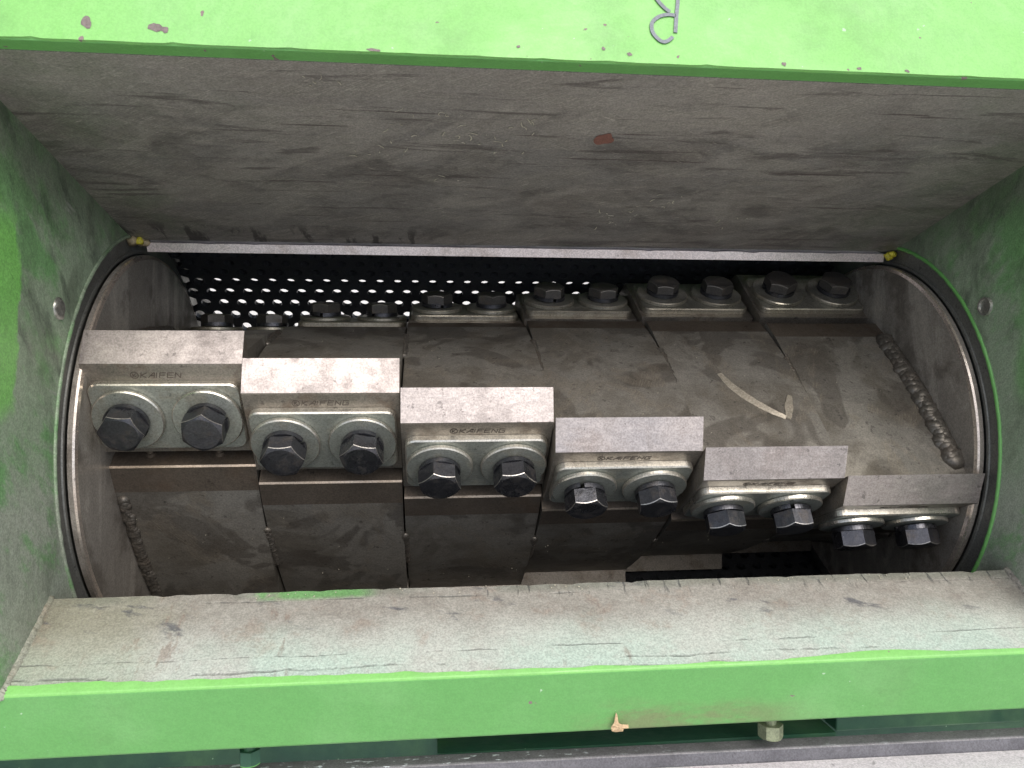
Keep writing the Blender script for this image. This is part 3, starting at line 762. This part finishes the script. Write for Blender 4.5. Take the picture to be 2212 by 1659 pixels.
# ------------------------------------------------------------------ loose bits
deb = []
def shreds():
    v, f = [], []
    spots = [(-.1205, .2763), (-.0869, .2722), (-.0648, .2476), (-.0509, .2517), (-.1777, .3146), (-.1398, .2332), (-.0846, .1912), (-.0327, .2783), (.0546, .1358), (.0869, .147), (.181, .1213), (-.0279, .2935), (.06, .12), (.10, .16)]
    rnd = random.Random(3)
    for sx, sp in spots:
        for _ in range(rnd.choice((3, 5, 7, 9))):
            x = sx+rnd.gauss(0, .012); p = sp+rnd.gauss(0, .009); a = rnd.uniform(0, pi); L = rnd.uniform(.0015, .0075); w = rnd.uniform(.00015, .0006); cv = rnd.gauss(0, .9)
            pts = []
            for k in range(5):
                u = (k/4-.5)*L; aa = a+cv*(k/4)
                pts.append((x+u*cos(aa), p+u*sin(aa)*1.2, .0004+.0008*abs(noise.noise((x*300, k*.7, p*300)))))
            b = len(v)
            for k, (X, P, h) in enumerate(pts):
                c = Vector(onback(X, P))+nb*h; s = Vector((-sin(a), -cos(a)*1, 0))*w*(.4 if k in (0, 4) else 1)
                v.extend([tuple(c+s), tuple(c-s), tuple(c-s+nb*.0003), tuple(c+s+nb*.0003)])
            for k in range(4):
                for q in range(4): f.append((b+4*k+q, b+4*k+(q+1) % 4, b+4*k+4+(q+1) % 4, b+4*k+4+q))
    return fix(mesh('plastic_shreds', v, f))
o = link('plastic_shreds', shreds(), m_shred, kind='stuff'); o.matrix_world = ROOT
o['label'] = 'pale plastic shreds clinging to the scuffed back wall'; o['category'] = 'debris'
# torn tan scrap at the lower edge of the beam
bm = bmesh.new()
ring = [(-.0075, -.003), (-.004, -.0045), (.004, -.0042), (.0045, -.0018), (.0095, -.001), (.0092, .0022), (.002, .0030), (-.001, .0045), (-.0022, .0085), (-.0018, .0125), (-.0030, .0145), (-.0042, .0095), (-.0048, .0050), (-.0070, .0030), (-.0082, .0005)]
n = len(ring)
hz = lambda x, z: -.0016-.0030*abs(noise.noise((x*170, z*170, 1)))
top = [bm.verts.new((x, hz(x, z)-.0004, z)) for x, z in ring]; bot = [bm.verts.new((x, hz(x, z), z)) for x, z in ring]
ct, cb = bm.verts.new((0, -.0034, 0)), bm.verts.new((0, -.0028, 0))
for k in range(n):
    j = (k+1) % n; bm.faces.new((top[k], top[j], ct)); bm.faces.new((bot[j], bot[k], cb)); bm.faces.new((top[k], bot[k], bot[j], top[j]))
me = bpy.data.meshes.new('torn_scrap'); bm.to_mesh(me); bm.free()
o = link('torn_scrap', fix(me), m_scrap); o.matrix_world = ROOT @ Matrix.Translation(qp(.0335, -.1955, .2795)) @ Matrix.Diagonal((.75, 1, .75, 1))
o['label'] = 'small torn tan scrap stuck to the lower edge of the green beam'; o['category'] = 'scrap'

# tiny pale flakes lying on the lip edge and on the rotor flats
def flakes():
    v, f = [], []; rnd = random.Random(11)
    def fl(c, n, r):
        n = n.normalized(); a = n.orthogonal().normalized(); b = n.cross(a); k0 = len(v); m = 5
        for z in (.0001, .0005):
            for k in range(m):
                t = 2*pi*k/m+rnd.random()*.7; rr = r*rnd.uniform(.6, 1.2); v.append(tuple(c+a*rr*cos(t)+b*rr*sin(t)*.7+n*z))
        f.append(tuple(range(k0+m, k0+2*m))); f.append(tuple(range(k0+m-1, k0-1, -1)))
        for k in range(m): f.append((k0+k, k0+(k+1) % m, k0+m+(k+1) % m, k0+m+k))
    nl = Vector(qp(0, .83, .557))
    for _ in range(46):
        t = abs(rnd.gauss(0, .06)); x = rnd.uniform(-.33, .3); q, p = lerp2(lip_in, lip_out, t+.01); fl(Vector(qp(x, q+.0006, p)), nl, rnd.uniform(.0003, .0009))
    for _ in range(70):
        i = rnd.randrange(6); ro = rnd.choice((0, 1)); t = rnd.uniform(.1, .9); a = -radians(AL1-i*DL+ro*120)
        c = Vector(qp((i-3)*WK+rnd.uniform(.01, .12), *rot2(shield_pt(t, .0002), -degrees(a)))); n = Vector(qp(0, *rot2(shield_pt(t)-shield_pt(t, -.01), -degrees(a))))
        fl(c, n, rnd.uniform(.0003, .0007))
    return fix(mesh('pale_flakes', v, f))
o = link('pale_flakes', flakes(), m_shred, kind='stuff'); o.matrix_world = ROOT
o['label'] = 'tiny pale plastic flakes scattered on the lip edge and rotor flats'; o['category'] = 'debris'
